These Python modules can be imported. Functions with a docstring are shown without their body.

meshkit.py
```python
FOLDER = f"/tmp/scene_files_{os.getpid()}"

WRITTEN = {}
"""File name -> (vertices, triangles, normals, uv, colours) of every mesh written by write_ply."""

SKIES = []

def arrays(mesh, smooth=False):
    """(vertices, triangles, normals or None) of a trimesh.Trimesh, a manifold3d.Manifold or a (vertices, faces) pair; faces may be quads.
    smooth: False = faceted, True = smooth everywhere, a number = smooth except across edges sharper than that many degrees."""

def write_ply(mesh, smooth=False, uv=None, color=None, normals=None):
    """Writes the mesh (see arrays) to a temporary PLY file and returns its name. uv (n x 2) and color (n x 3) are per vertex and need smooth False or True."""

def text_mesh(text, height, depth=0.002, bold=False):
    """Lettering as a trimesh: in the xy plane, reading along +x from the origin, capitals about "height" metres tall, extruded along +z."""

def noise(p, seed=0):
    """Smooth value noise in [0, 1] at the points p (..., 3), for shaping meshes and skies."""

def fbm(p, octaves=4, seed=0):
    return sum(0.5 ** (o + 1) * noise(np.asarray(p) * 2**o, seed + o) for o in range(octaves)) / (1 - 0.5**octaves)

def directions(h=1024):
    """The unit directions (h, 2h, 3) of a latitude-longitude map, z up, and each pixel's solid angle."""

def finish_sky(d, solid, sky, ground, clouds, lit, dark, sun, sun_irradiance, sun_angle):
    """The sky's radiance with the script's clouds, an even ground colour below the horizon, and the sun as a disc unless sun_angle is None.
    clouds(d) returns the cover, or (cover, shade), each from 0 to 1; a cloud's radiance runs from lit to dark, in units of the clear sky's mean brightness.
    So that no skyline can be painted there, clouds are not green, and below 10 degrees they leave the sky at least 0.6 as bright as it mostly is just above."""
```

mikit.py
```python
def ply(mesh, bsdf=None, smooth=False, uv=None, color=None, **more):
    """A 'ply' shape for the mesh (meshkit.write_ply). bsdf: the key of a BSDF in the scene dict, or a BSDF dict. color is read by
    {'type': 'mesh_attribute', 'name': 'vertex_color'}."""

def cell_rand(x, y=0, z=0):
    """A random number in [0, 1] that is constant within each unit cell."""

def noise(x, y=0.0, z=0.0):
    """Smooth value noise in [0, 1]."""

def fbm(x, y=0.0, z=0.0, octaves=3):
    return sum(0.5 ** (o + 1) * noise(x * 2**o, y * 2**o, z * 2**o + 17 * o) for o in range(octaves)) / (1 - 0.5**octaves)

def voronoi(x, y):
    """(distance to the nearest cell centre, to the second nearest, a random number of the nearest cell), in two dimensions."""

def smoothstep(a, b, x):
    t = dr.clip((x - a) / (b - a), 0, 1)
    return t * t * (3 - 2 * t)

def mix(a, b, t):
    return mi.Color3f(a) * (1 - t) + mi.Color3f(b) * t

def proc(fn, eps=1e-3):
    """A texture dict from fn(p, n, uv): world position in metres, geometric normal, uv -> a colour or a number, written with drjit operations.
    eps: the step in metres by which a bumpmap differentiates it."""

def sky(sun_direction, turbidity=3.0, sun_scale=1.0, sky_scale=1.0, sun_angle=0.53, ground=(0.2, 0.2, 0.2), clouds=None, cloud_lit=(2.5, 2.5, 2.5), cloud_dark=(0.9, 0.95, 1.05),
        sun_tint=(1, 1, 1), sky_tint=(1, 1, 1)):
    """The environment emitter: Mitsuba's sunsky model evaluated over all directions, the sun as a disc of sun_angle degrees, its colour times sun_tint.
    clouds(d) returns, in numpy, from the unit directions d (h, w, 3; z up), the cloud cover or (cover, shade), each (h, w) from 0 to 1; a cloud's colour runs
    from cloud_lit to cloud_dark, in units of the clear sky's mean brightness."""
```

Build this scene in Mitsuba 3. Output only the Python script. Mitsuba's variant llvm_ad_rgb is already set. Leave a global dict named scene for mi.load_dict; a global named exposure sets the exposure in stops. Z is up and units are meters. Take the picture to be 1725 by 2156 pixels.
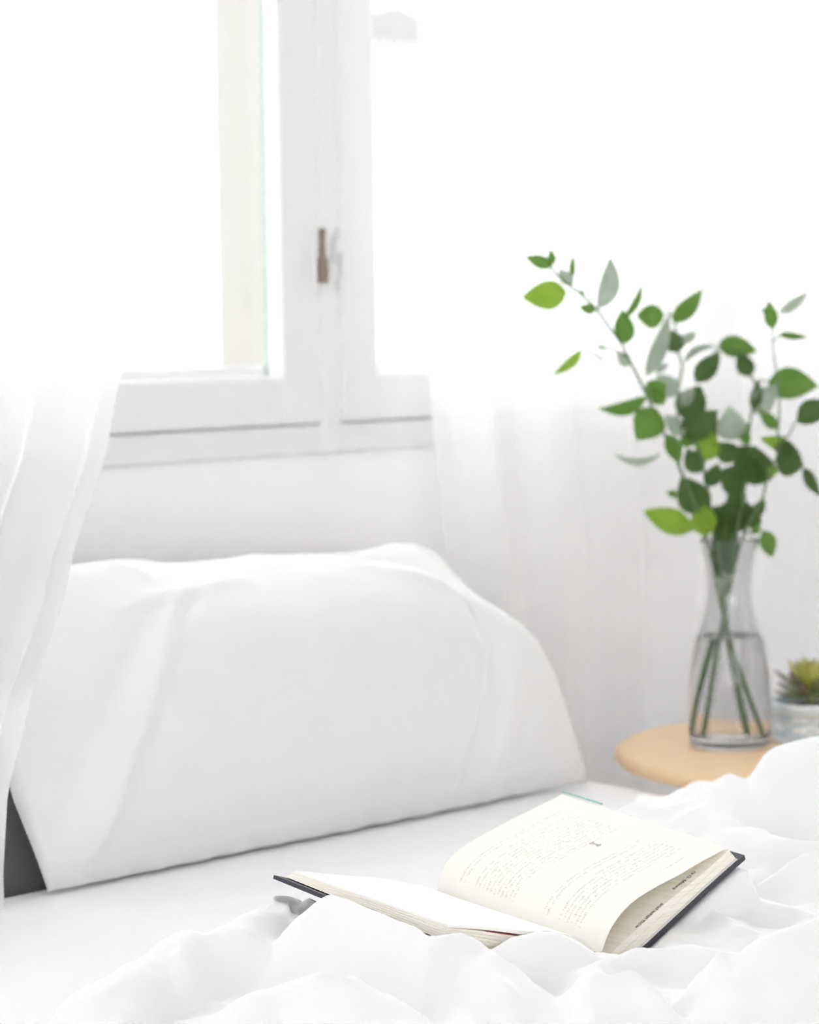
import math
import numpy as np
import trimesh
import drjit as dr
import mitsuba as mi
import mikit
import meshkit
from mikit import proc, ply, mix, smoothstep, cell_rand

T = mi.ScalarTransform4f
V = lambda *a: np.array(a, float)

# ---------------------------------------------------------------- camera, sky, exposure
# world axes: x along the window wall to the right, y towards the outside, z up; the origin is below the pillow's left corner
CAM = V(-1.31, -1.909, 1.10)
PITCH, ROLL, FOC = math.radians(4.7), 0.013, 5200.0
F0, R0, ZZ = V(.6822, .7312, 0), V(.7312, -.6822, 0), V(0, 0, 1)
FW = F0 * math.cos(PITCH) - ZZ * math.sin(PITCH)
UP = F0 * math.sin(PITCH) + ZZ * math.cos(PITCH) + ROLL * R0
UP -= FW * (UP @ FW)
UP /= np.linalg.norm(UP)
RT = np.cross(FW, UP)
scene, labels = {}, {}
exposure = 4.82
scene['camera'] = {
    'type': 'thinlens', 'fov': math.degrees(2 * math.atan(862.5 / FOC)), 'fov_axis': 'x',
    'aperture_radius': 0.0082, 'focus_distance': 2.03, 'near_clip': 0.05, 'far_clip': 200.0,
    'to_world': T().look_at(origin=CAM.tolist(), target=(CAM + FW).tolist(), up=UP.tolist())}
scene['sky'] = mikit.sky((0.5, 0.6, 0.75), turbidity=5.0, sun_scale=0.0, ground=(0.45, 0.45, 0.45),
                         clouds=lambda d: np.ones(d.shape[:2]), cloud_lit=(1.0, 1.0, 1.0), cloud_dark=(1, 1, 1))


def ray(px, py):
    return FW + (px - 862.5) / FOC * RT - (py - 1078) / FOC * UP


def at_z(px, py, z):
    d = ray(px, py)
    return CAM + d * (z - CAM[2]) / d[2]


def at_y(px, py, y):
    d = ray(px, py)
    return CAM + d * (y - CAM[1]) / d[1]


def at_w(px, py, w):
    return CAM + ray(px, py) * w


def to_px(P):
    v = np.asarray(P, float) - CAM
    w = v @ FW
    return 862.5 + FOC * (v @ RT) / w, 1078 - FOC * (v @ UP) / w


# ---------------------------------------------------------------- materials
def mat(key, color, rough=0.5, two=True, **k):
    c = {'type': 'rgb', 'value': list(color)} if not isinstance(color, dict) else color
    m = {'type': 'principled', 'base_color': c, 'roughness': rough, **k}
    scene[key] = {'type': 'twosided', 'b': m} if two else m


def fabric(key, color, bump, cell, **k):
    m = {'type': 'principled', 'base_color': {'type': 'rgb', 'value': list(color)}, 'roughness': 0.85, 'sheen': 0.3, **k}
    scene[key] = {'type': 'twosided', 'b': {'type': 'bumpmap', 'arbitrary': proc(cell, 1e-3), 'scale': bump, 'b': m}}


fabric('m_pillow', (.72, .719, .717), 0.0006, lambda p, n, uv: mikit.fbm(p.x * 90, p.y * 90, p.z * 90, 2))
fabric('m_cotton', (.805, .805, .807), 0.0006, lambda p, n, uv: mikit.fbm(p.x * 90, p.y * 90, p.z * 90, 2))
mat('m_wall', proc(lambda p, n, uv: mix((.915, .912, .914), (.93, .928, .93), mikit.fbm(p.x * 4, p.y * 4, p.z * 4, 2))), .7)
mat('m_frame', (.775, .775, .78), .35)
mat('m_post', (.43, .424, .398), .6)
mat('m_gasket', (.50, .59, .56), .5)
mat('m_ceiling', (.88, .88, .88), .8)
mat('m_charcoal', proc(lambda p, n, uv: mix((.14, .137, .143), (.17, .167, .172), mikit.noise(p.x * 400, p.y * 400, p.z * 400))), .9)
mat('m_dark_metal', (.20, .16, .12), .35, metallic=.6)
mat('m_grey_metal', (.55, .55, .57), .3, metallic=.8)
mat('m_floor', proc(lambda p, n, uv: mix((.66, .655, .65), (.73, .725, .72), mikit.fbm(p.x * 3, p.y * 40, 0, 3))), .45)


def wood(p, n, uv):
    g = mikit.fbm(p.x * 14 + 3, p.y * 70, p.z * 20, 3)
    r = mikit.fbm(p.x * 5, p.y * 220, 0, 2)
    return mix((.74, .50, .29), (.83, .61, .385), dr.clip(g * .75 + r * .25, 0, 1))


mat('m_wood', proc(wood), .42)
mat('m_wood_leg', (.70, .48, .28), .5)
mat('m_cover', proc(lambda p, n, uv: mix((.030, .030, .042), (.05, .05, .065), mikit.noise(p.x * 900, p.y * 900, p.z * 900))), .45)
mat('m_teal', (.25, .50, .45), .5)
mat('m_endpaper', (.62, .62, .62), .7)


def pages_edge(p, n, uv):
    s = mikit.noise(p.z * 2600, p.x * 12, p.y * 12)
    return mix((.80, .75, .64), (.92, .89, .81), s)


mat('m_block', proc(pages_edge), .8)
mat('m_page', (.87, .865, .82), .75)


def print_page(p, n, uv):
    """Lines of small print: uv.x runs from the gutter to the fore-edge, uv.y from the foot of the page to its head."""
    pitch = .0233
    v = uv.y / pitch
    row = dr.floor(v)
    t = v - row
    a1 = (row > 4) & (row < 21) & (row != 7.0)
    a2 = (row > 26) & (row < 37) & (row != 29.0)
    hd = row == 39.0
    u0 = .10 + .02 * cell_rand(row, 3, 1) * 0 + dr.select((row == 8.0) | (row == 30.0) | (row == 20.0), .30, 0.0)
    u1 = .86 - dr.select((row == 6.0) | (row == 28.0), .06, 0.0)
    u0 = dr.select(hd, .62, u0)
    u1 = dr.select(hd, .80, u1)
    on = (a1 | a2 | hd) & (uv.x > u0) & (uv.x < u1)
    x = uv.x * 75.0
    c = dr.floor(x)
    f = x - c
    wordgap = cell_rand(c, row, 5) < .17
    w = .25 + .5 * cell_rand(c, row, 7)
    tall = cell_rand(c, row, 9)
    top = dr.select(tall > .7, .72, .54)
    bot = dr.select(tall < .15, .06, .2)
    ring = (abs(f - .45) < w * .55) & ((abs(f - .45) > w * .22) | (abs(t - .22) < .07) | ((abs(t - .5) < .07) & (cell_rand(c, row, 11) > .4)))
    ink = on & ~wordgap & ring & (t > bot) & (t < top)
    return dr.select(ink, mi.Color3f(.60, .59, .56), mi.Color3f(.86, .852, .80))


mat('m_print', proc(print_page), .75)
mat('m_ink', (.10, .09, .08), .6)
mat('m_numeral', (.42, .41, .40), .6)
mat('m_red', (.30, .06, .06), .7)


def thin(key, color, rough, diff, **k):
    c = color if isinstance(color, dict) else {'type': 'rgb', 'value': list(color)}
    scene[key] = {'type': 'principledthin', 'base_color': c, 'roughness': rough, 'diff_trans': diff, 'eta': 1.45, **k}


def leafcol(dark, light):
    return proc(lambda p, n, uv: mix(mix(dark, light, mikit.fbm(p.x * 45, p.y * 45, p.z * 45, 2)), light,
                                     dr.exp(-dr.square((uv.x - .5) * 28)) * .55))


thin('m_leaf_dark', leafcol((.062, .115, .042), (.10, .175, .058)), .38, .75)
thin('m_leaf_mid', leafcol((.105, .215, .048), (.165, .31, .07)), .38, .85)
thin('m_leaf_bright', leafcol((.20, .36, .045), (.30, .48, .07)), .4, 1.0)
thin('m_leaf_sheen', leafcol((.30, .38, .29), (.44, .52, .42)), .35, .9)  # window reflections on glossy leaves, painted as a paler grey-green
mat('m_stem', (.085, .155, .06), .5)
for k, op, dt in (('m_sheer', .86, 1.0), ('m_sheer_dense', .95, 1.35)):
    scene[k] = {'type': 'blendbsdf', 'weight': op, 'a': {'type': 'null'},
                'b': {'type': 'principledthin', 'base_color': {'type': 'rgb', 'value': [.97, .97, .975]}, 'roughness': .9, 'diff_trans': dt, 'eta': 1.3}}
scene['m_glass'] = {'type': 'dielectric', 'int_ior': 1.5, 'ext_ior': 1.0}
scene['m_water_side'] = {'type': 'dielectric', 'int_ior': 1.33, 'ext_ior': 1.5}
scene['m_water_top'] = {'type': 'dielectric', 'int_ior': 1.33, 'ext_ior': 1.0}
scene['m_pane'] = {'type': 'thindielectric', 'int_ior': 1.5, 'ext_ior': 1.0}
mat('m_plaster', (.86, .86, .86), .9)
mat('m_parapet', (.28, .28, .285), .9)


def potcol(p, n, uv):
    c = mikit.fbm(p.x * 120, p.y * 120, p.z * 160, 3)
    return mix((.42, .52, .60), (.78, .80, .79), smoothstep(.38, .62, c))


mat('m_pot', proc(potcol), .25, clearcoat=.4)
mat('m_pot_rim', (.50, .54, .54), .25, clearcoat=.5)
mat('m_soil', (.10, .08, .07), .9)


def succ(a, bcol):
    return proc(lambda p, n, uv: mix(a, bcol, smoothstep(.45, 1.0, uv.y)))


mat('m_succ_out', succ((.20, .24, .10), (.16, .10, .12)), .45)
mat('m_succ_in', succ((.52, .52, .12), (.40, .38, .12)), .45)


# ---------------------------------------------------------------- helpers
def put(key, mesh, m, smooth=False, uv=None, **k):
    scene[key] = ply(mesh, m, smooth=smooth, uv=uv, **k)
    return key


def tag(key, label=None, cat=None, group=None, kind=None):
    d = {}
    for a, v in (('label', label), ('category', cat), ('group', group), ('kind', kind)):
        if v:
            d[a] = v
    labels[key] = d


def num(name, i):
    return name if i == 0 else f'{name}_{i:03d}'


def box(x0, x1, y0, y1, z0, z1, bev=0.0):
    if bev <= 0:
        m = trimesh.creation.box((x1 - x0, y1 - y0, z1 - z0))
        m.apply_translation(((x0 + x1) / 2, (y0 + y1) / 2, (z0 + z1) / 2))
        return m
    pts = []
    for sx in (0, 1):
        for sy in (0, 1):
            for sz in (0, 1):
                c = V((x0, x1)[sx], (y0, y1)[sy], (z0, z1)[sz])
                s = V(1 - 2 * sx, 1 - 2 * sy, 1 - 2 * sz) * bev
                pts += [c + s * V(0, 1, 1), c + s * V(1, 0, 1), c + s * V(1, 1, 0)]
    return trimesh.convex.convex_hull(np.array(pts))


def cat(*ms):
    return trimesh.util.concatenate(list(ms))


def grid(P, closed_u=False):
    """P (n, m, 3) -> vertices, triangles"""
    n, m = P.shape[:2]
    i, j = np.meshgrid(np.arange(n if closed_u else n - 1), np.arange(m - 1), indexing='ij')
    a, b_ = i * m + j, ((i + 1) % n) * m + j
    q = np.stack([a, b_, b_ + 1, a + 1], -1).reshape(-1, 4)
    return trimesh.Trimesh(P.reshape(-1, 3), np.vstack([q[:, [0, 1, 2]], q[:, [0, 2, 3]]]), process=False)


def tube(pts, rad, sides=8, caps=True):
    p = np.asarray(pts, float)
    rad = np.broadcast_to(rad, (len(p),))
    t = np.gradient(p, axis=0)
    t /= np.linalg.norm(t, axis=1, keepdims=True) + 1e-12
    a = np.cross(t, V(.3, .5, .81))
    a /= np.linalg.norm(a, axis=1, keepdims=True) + 1e-12
    c = np.cross(t, a)
    ang = np.arange(sides) * 2 * np.pi / sides
    v = p[:, None] + rad[:, None, None] * (np.cos(ang)[None, :, None] * a[:, None] + np.sin(ang)[None, :, None] * c[:, None])
    n = len(p)
    i, j = np.meshgrid(np.arange(n - 1), np.arange(sides), indexing='ij')
    q = np.stack([i * sides + j, (i + 1) * sides + j, (i + 1) * sides + (j + 1) % sides, i * sides + (j + 1) % sides], -1).reshape(-1, 4)
    f = [q[:, [0, 2, 1]], q[:, [0, 3, 2]]]
    verts = v.reshape(-1, 3)
    if caps:
        verts = np.vstack([verts, p[:1], p[-1:]])
        k = np.arange(sides)
        f += [np.stack([k, k * 0 + n * sides, (k + 1) % sides], 1)[:, [0, 1, 2]], np.stack([k + (n - 1) * sides, (k + 1) % sides + (n - 1) * sides, k * 0 + n * sides + 1], 1)]
    m = trimesh.Trimesh(verts, np.vstack(f), process=False)
    return m


def spline(pts, n):
    from scipy.interpolate import CubicSpline, PchipInterpolator
    p = np.asarray(pts, float)
    d = np.r_[0, np.cumsum(np.linalg.norm(np.diff(p, axis=0), axis=1))]
    return CubicSpline(d, p)(np.linspace(0, d[-1], n))


def lathe(prof, n=64):
    r = np.array(prof, float)
    ang = np.arange(n) * 2 * np.pi / n
    P = np.stack([r[None, :, 0] * np.cos(ang)[:, None], r[None, :, 0] * np.sin(ang)[:, None], np.broadcast_to(r[None, :, 1], (n, len(r)))], -1)
    return grid(P, True)


def fine(prof, k=6):
    """smooth the profile curve"""
    from scipy.interpolate import PchipInterpolator
    p = np.array(prof, float)
    d = np.r_[0, np.cumsum(np.linalg.norm(np.diff(p, axis=0), axis=1))]
    s = np.unique(np.concatenate([np.linspace(d[i], d[i + 1], k) for i in range(len(d) - 1)]))
    return PchipInterpolator(d, p)(s)


# ================================================================ the setting
YW = .33            # inner face of the window wall
WX0, WX1, WZ0, WZ1 = -.80, 2.10, .928, 2.30
put('wall_back', cat(box(-4.6, 3.2, YW, .60, 0, WZ0), box(-4.6, 3.2, YW, .60, WZ1, 2.6),
                     box(-4.6, WX0, YW, .60, WZ0, WZ1), box(WX1, 3.2, YW, .60, WZ0, WZ1)), 'm_wall')
tag('wall_back', 'white plaster wall under the window behind the bed', kind='structure')
put('wall_right', box(3.2, 3.35, -4.2, .60, 0, 2.6), 'm_wall')
tag('wall_right', 'unseen white plaster side wall, its opening added for fill light', kind='structure')
put('wall_front', cat(box(-4.5, 3.35, -5.15, -5.0, 0, .9), box(-4.5, 3.35, -5.15, -5.0, 2.45, 2.6), box(-4.5, -4.3, -5.15, -5.0, .9, 2.45), box(-.6, 3.35, -5.15, -5.0, .9, 2.45)), 'm_wall')  # out of view; the opening is added to let in frontal fill light
tag('wall_front', 'unseen white wall opposite the bed, its wide opening added for fill light', kind='structure')
put('wall_left', cat(box(-4.6, -4.5, -5.15, .60, 0, .9), box(-4.6, -4.5, -5.15, .60, 2.45, 2.6), box(-4.6, -4.5, -5.15, -4.9, .9, 2.45), box(-4.6, -4.5, -1.8, .6, .9, 2.45)), 'm_wall')  # out of view; this opening is added for fill from the left
tag('wall_left', 'unseen white plaster side wall, its opening added for fill light', kind='structure')
put('floor', box(-4.5, 3.35, -5.0, .60, -.1, 0), 'm_floor')
tag('floor', 'light wooden floor', kind='structure')
put('ceiling', box(-4.6, 3.35, -5.15, .60, 2.6, 2.75), 'm_ceiling')
tag('ceiling', 'white ceiling', kind='structure')

# window_1: fixed frame, three sashes with their panes, outer posts and sill, latch
YF = .322
tag('window_1', 'white wooden casement window above the bed, its sashes meeting at a dark latch', kind='structure')
posts = [(WX0, -.7475), (-.0766, -.0544), (.6262, .6578), (1.318, 1.340), (2.04, WX1)]
fr = [box(a, c, YF - (.0058 if .6 < a < .65 else 0), YF + .06, WZ0, WZ1, .003) for a, c in posts]
fr += [box(WX0, WX1, YF, YF + .06, WZ0, WZ0 + .036, .003), box(WX0, WX1, YF, YF + .06, WZ1 - .036, WZ1, .003)]
put('window_1__frame', cat(*fr), 'm_frame')
op = [box(a + .008, c - .004 + .004, YF + .045, .446, WZ0 + .02, WZ1 - .01, .002) for a, c in [(WX0, -.74), (-.090, -.040), (.5668, .700), (1.312, 1.346), (2.05, WX1)]]
for i, o_ in enumerate(op):
    put(num('window_1__outer_post', i), o_, 'm_post')
put('window_1__outer_sill', box(WX0, WX1, YF + .06, .52, WZ0 + .02, 1.018, .002), 'm_post')
sx = [(-.0540, .6258), (.6582, 1.3176), (1.3404, 2.039), (-.7470, -.0770)]
for i, (a, c) in enumerate(sx):
    k = num('window_1__sash', i)
    zb, zt, y0, y1, st = .9654, 2.262, YF - .006, YF + .044, .0605
    put(k, cat(box(a, a + st, y0, y1, zb, zt, .003), box(c - st, c, y0, y1, zb, zt, .003), box(a + st - .002, c - st + .002, y0 + .0005, y1, zb, zb + .058, .003),
               box(a + st - .002, c - st + .002, y0 + .0005, y1, zt - .058, zt, .003)), 'm_frame')
    put(k + '__pane', trimesh.Trimesh([[a + st - .004, y0 + .03, zb + .05], [c - st + .004, y0 + .03, zb + .05], [c - st + .004, y0 + .03, zt - .05], [a + st - .004, y0 + .03, zt - .05]], [[0, 1, 2], [0, 2, 3]]), 'm_pane')
    g = .0020
    put(k + '__gasket', cat(box(c - st - g, c - st + .001, y0 + .026, y0 + .0290, zb + .058, zt - .058), box(a + st - .001, a + st + g * .5, y0 + .026, y0 + .0290, zb + .058, zt - .058)), 'm_gasket')
    put(k + '__outer_bead', box(c - st - .0012, c - st - .0001, y0 + .031, y0 + .051, zb + .058, zt - .058), 'm_post')
    put(k + '__bead', cat(box(a + st, c - st, y0 + .032, y0 + .042, zb + .055, zb + .070), box(a + st, a + st + .010, y0 + .032, y0 + .042, zb + .058, zt - .058)), 'm_frame')

# latch on the meeting posts
lz = at_y(670, 548, YF - .006)[2]
lx = at_y(671, 548, YF - .006)[0]
yb = YF - .006
put('window_1__latch', cat(box(lx - .0075, lx + .0055, yb - .003, yb + .001, lz - .036, lz + .036, .001)), 'm_frame')
barrel = trimesh.creation.cylinder(.0062, .030, sections=24)
barrel.apply_translation((lx + .0005, yb - .007, lz - .012))
put('window_1__latch__barrel', barrel, 'm_dark_metal', 30)
rod = cat(trimesh.creation.cylinder(.0032, .034, sections=16).apply_translation((lx + .0005, yb - .007, lz + .018)), trimesh.creation.icosphere(2, .0042).apply_translation((lx + .0005, yb - .007, lz + .034)))
put('window_1__latch__bolt', rod, 'm_dark_metal', 30)
labels['window_1__latch__barrel'] = {'label': 'dark bronze latch barrel'}
kx = lx + .026
kp = cat(*[trimesh.creation.cylinder(.0022, .03, sections=12).apply_translation((kx - .004, yb - .004, lz + .012)),
           trimesh.creation.cylinder(.0022, .03, sections=12).apply_translation((kx + .006, yb - .004, lz - .006)),
           trimesh.creation.cylinder(.002, .014, sections=12).apply_translation((kx + .001, yb - .004, lz + .032)),
           trimesh.creation.cylinder(.002, .014, sections=12).apply_translation((kx + .001, yb - .004, lz - .030)),
           ])
put('window_1__keeper', box(kx - .008, kx + .010, yb - .0015, yb + .002, lz - .040, lz + .042, .0006), 'm_frame')
put('window_1__keeper__rod', kp, 'm_grey_metal', 30)
labels['window_1__keeper__rod'] = {'label': 'pale metal rods of the keeper'}

# a house across the street, its grey parapet showing above its white wall
yh = 14.0
pl_, pr_ = at_y(700, 60, yh), at_y(1180, 60, yh)
z_t, z_b = at_y(800, 14, yh)[2], at_y(840, 88, yh)[2]
xa, xb = pl_[0], pr_[0]
put('neighbour_house__wall', box(xa, xb + 3, yh, yh + 6, -4.0, z_b + .02), 'm_plaster')
prof, x = [(xa, z_b)], xa
span = at_y(880, 60, yh)[0] - at_y(790, 60, yh)[0]
xs = np.linspace(xa, xb + 3, 160)
zz = z_t - .055 * (1 - np.cos((xs - at_y(790, 60, yh)[0]) / span * 2 * np.pi)) / 2 * 1.3
poly = np.vstack([np.c_[xs, zz], [[xb + 3, z_b - .03], [xa, z_b]]])
from shapely.geometry import Polygon
par = trimesh.creation.extrude_polygon(Polygon(poly), .4, engine='earcut')
par.apply_transform(np.array([[1, 0, 0, 0], [0, 0, -1, yh + .1], [0, 1, 0, 0], [0, 0, 0, 1.]]))
put('neighbour_house__parapet', par, 'm_parapet')
tag('neighbour_house', 'pale house outside the window with a grey scalloped parapet', 'house')

# ================================================================ bed
MZ = .55
mb = box(-.80, .795, -2.0, .052, .30, MZ, 0)
from manifold3d import Manifold


def rounded(x0, x1, y0, y1, z0, z1, r, n=5):
    pts = [trimesh.creation.icosphere(2, r).vertices + c for c in [(x, y, z) for x in (x0 + r, x1 - r) for y in (y0 + r, y1 - r) for z in (z0 + r, z1 - r)]]
    return trimesh.convex.convex_hull(np.vstack(pts))


put('mattress', rounded(-.80, .795, -2.0, .053, .30, MZ, .022), 'm_cotton', 40)
tag('mattress', 'mattress under a smooth white fitted sheet, below the pillow and the book', 'mattress')
put('bed__base', box(-.81, .80, -2.02, .054, .12, .299, .006), 'm_charcoal')
put('bed__headboard', rounded(-.82, .715, .0565, .100, .05, .6635, .010), 'm_charcoal', 40)
for i, (x, y) in enumerate([(-.74, -1.94), (.72, -1.94), (-.74, -.03), (.72, -.03)]):
    put(num('bed__leg', i), trimesh.creation.cylinder(.025, .12, sections=20).apply_translation((x, y, .06)), 'm_charcoal', 30)
tag('bed', 'low charcoal bed with its dark headboard showing left of the pillow', 'bed')

# ---------------------------------------------------------------- pillow
def pillow():
    na, nc = 200, 140
    a = np.linspace(-1, 1, na)
    cc1 = np.linspace(0, 1, nc)
    A, cc = np.meshgrid(a, cc1, indexing='ij')
    # spine of the cross-section in (y, z): stands up in front of the headboard, then bends back over it to the wall
    sp = spline([(.020, .004), (.008, .05), (.014, .10), (.042, .155), (.097, .205), (.165, .240), (.225, .252)], 200)
    d = np.r_[0, np.cumsum(np.linalg.norm(np.diff(sp, axis=0), axis=1))]
    d /= d[-1]
    tg = np.gradient(sp, axis=0)
    tg /= np.linalg.norm(tg, axis=1, keepdims=True)
    nrm = np.c_[-tg[:, 1], tg[:, 0]]    # towards the room and up
    # its two ends: real outline of the seam, read off in the plane of the spine
    right = np.array([(1232, 1660), (1222, 1620), (1202, 1565), (1186, 1510), (1171, 1465), (1156, 1420), (1138, 1380), (1110, 1345), (1075, 1314), (1030, 1288), (1000, 1268), (965, 1235), (935, 1200), (912, 1175), (905, 1150), (905, 1000)], float)
    left = np.array([(112, 2000), (104, 1894), (90, 1876), (84, 1858), (76, 1830), (60, 1785), (42, 1730), (22, 1672), (8, 1600), (0, 1500), (10, 1400), (45, 1300), (95, 1235), (150, 1190), (165, 1150), (165, 1000)], float)

    def end(poly, lo, hi):
        out = []
        xs = np.linspace(lo, hi, 600)
        q = poly[np.argsort(poly[:, 1])]
        for c_ in cc1:
            y, z = np.interp(c_, d, sp[:, 0]), np.interp(c_, d, sp[:, 1])
            px, py = to_px(np.c_[xs, xs * 0 + y, xs * 0 + MZ + z])
            out.append(xs[np.argmin(np.abs(px - np.interp(py, q[:, 1], q[:, 0])))])
        from scipy.ndimage import gaussian_filter1d
        return gaussian_filter1d(np.array(out), 2.5, mode='nearest')
    xl, xr = end(left, -.25, .5), end(right, .4, 1.0)
    X0 = xl[None, :] + (xr - xl)[None, :] * (A + 1) / 2
    y, z = np.interp(cc, d, sp[:, 0]), np.interp(cc, d, sp[:, 1])
    ny, nz = np.interp(cc, d, nrm[:, 0]), np.interp(cc, d, nrm[:, 1])
    rnd = np.clip(1 - A ** 2, 0, 1) ** .32 * np.clip(1 - (2 * cc - 1) ** 2, 0, 1) ** .42
    k = 12.0
    pyr = -np.log(sum(np.exp(-k * q) for q in (1 + 0 * A, (A + 1) / .52, (1 - A) / .50, cc / .50, (1 - cc) / .42))) / k
    pyr = np.clip(pyr + .0, 0, 1)
    verts = []
    for side in (1, -1):
        if side > 0:
            th = .076 * (.38 * rnd + .62 * pyr)
            w = (meshkit.fbm(np.stack([A * 3 + 9, cc * 4.4 + 2, A * 0], -1), 3, 5) - .5) * .014
            f = lambda x0, y0, x1, y1, wd, amp: amp * seg_ridge(A, cc * 1.1, x0, y0, x1, y1, wd)
            w = w + f(.42, .03, .68, .46, .032, -.017) + f(.50, .03, .77, .44, .045, .012) + f(.64, .46, .72, .62, .03, -.010)
            w = w + f(-.93, .03, -.46, .66, .030, .010) + f(-.98, .12, -.56, .66, .04, -.009)
            w = w + f(-.75, .68, -.15, .74, .03, .004) + f(.3, .82, .72, .62, .04, .005) + f(.35, .92, .66, .74, .03, -.004)
            w = w + f(-.7, .95, -.45, .75, .03, .005) + f(-.55, .55, -.35, .7, .025, -.004)
            w = w + .003 * np.sin(A * 46 + 9 * cc) * np.exp(-((cc - .03) / .03) ** 2)
            th = np.maximum(th + w * np.minimum(rnd * 1.5, 1), .0)
        else:
            th = -.036 * rnd
        yy = y + ny * th - .010 * np.abs(A) ** 6 * (1 - cc) ** 2
        top = .004 * np.sin(A * 9 + 1) * smooth01(cc, .8, 1)
        zz = MZ + z + nz * th + top + smooth01(cc, .45, 1) * np.interp(A, *TOP_LIFT)
        verts.append(np.stack([X0, yy, np.maximum(zz, MZ + .0022)], -1))
    front, back = grid(verts[0]), grid(verts[1])
    front.faces = front.faces[:, ::-1]
    m = cat(front, back)
    m.merge_vertices(digits_vertex=6)
    m.fix_normals()
    return m


TOP_LIFT = ([-1, -.5, 0, .6, 1], [.026, .018, .008, .001, .008])


def smooth01(x, a, b_):
    t = np.clip((x - a) / (b_ - a), 0, 1)
    return t * t * (3 - 2 * t)


def seg_dist(X, Y, x0, y0, x1, y1):
    dx, dy = x1 - x0, y1 - y0
    t = np.clip(((X - x0) * dx + (Y - y0) * dy) / (dx * dx + dy * dy), 0, 1)
    return np.hypot(X - x0 - t * dx, Y - y0 - t * dy), t


def seg_ridge(X, Y, x0, y0, x1, y1, wd):
    d, t = seg_dist(X, Y, x0, y0, x1, y1)
    return np.exp(-(d / wd) ** 2) * np.sin(np.clip(t, .02, .98) * np.pi) ** .5


put('pillow', pillow(), 'm_pillow', True)
tag('pillow', 'large plump white pillow leaning back against the wall under the window', 'pillow')

# ================================================================ book (lies open, its gutter sunk, both halves sloping up)
GT, GH = at_z(918, 1872, .59), at_z(1258, 2008, .575)
GV = GH - GT
gl = np.linalg.norm(GV[:2])
gx, gy = GV[0] / gl, GV[1] / gl
UX, UY = -gy, gx             # u: from the gutter to the right half's fore-edge


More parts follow.
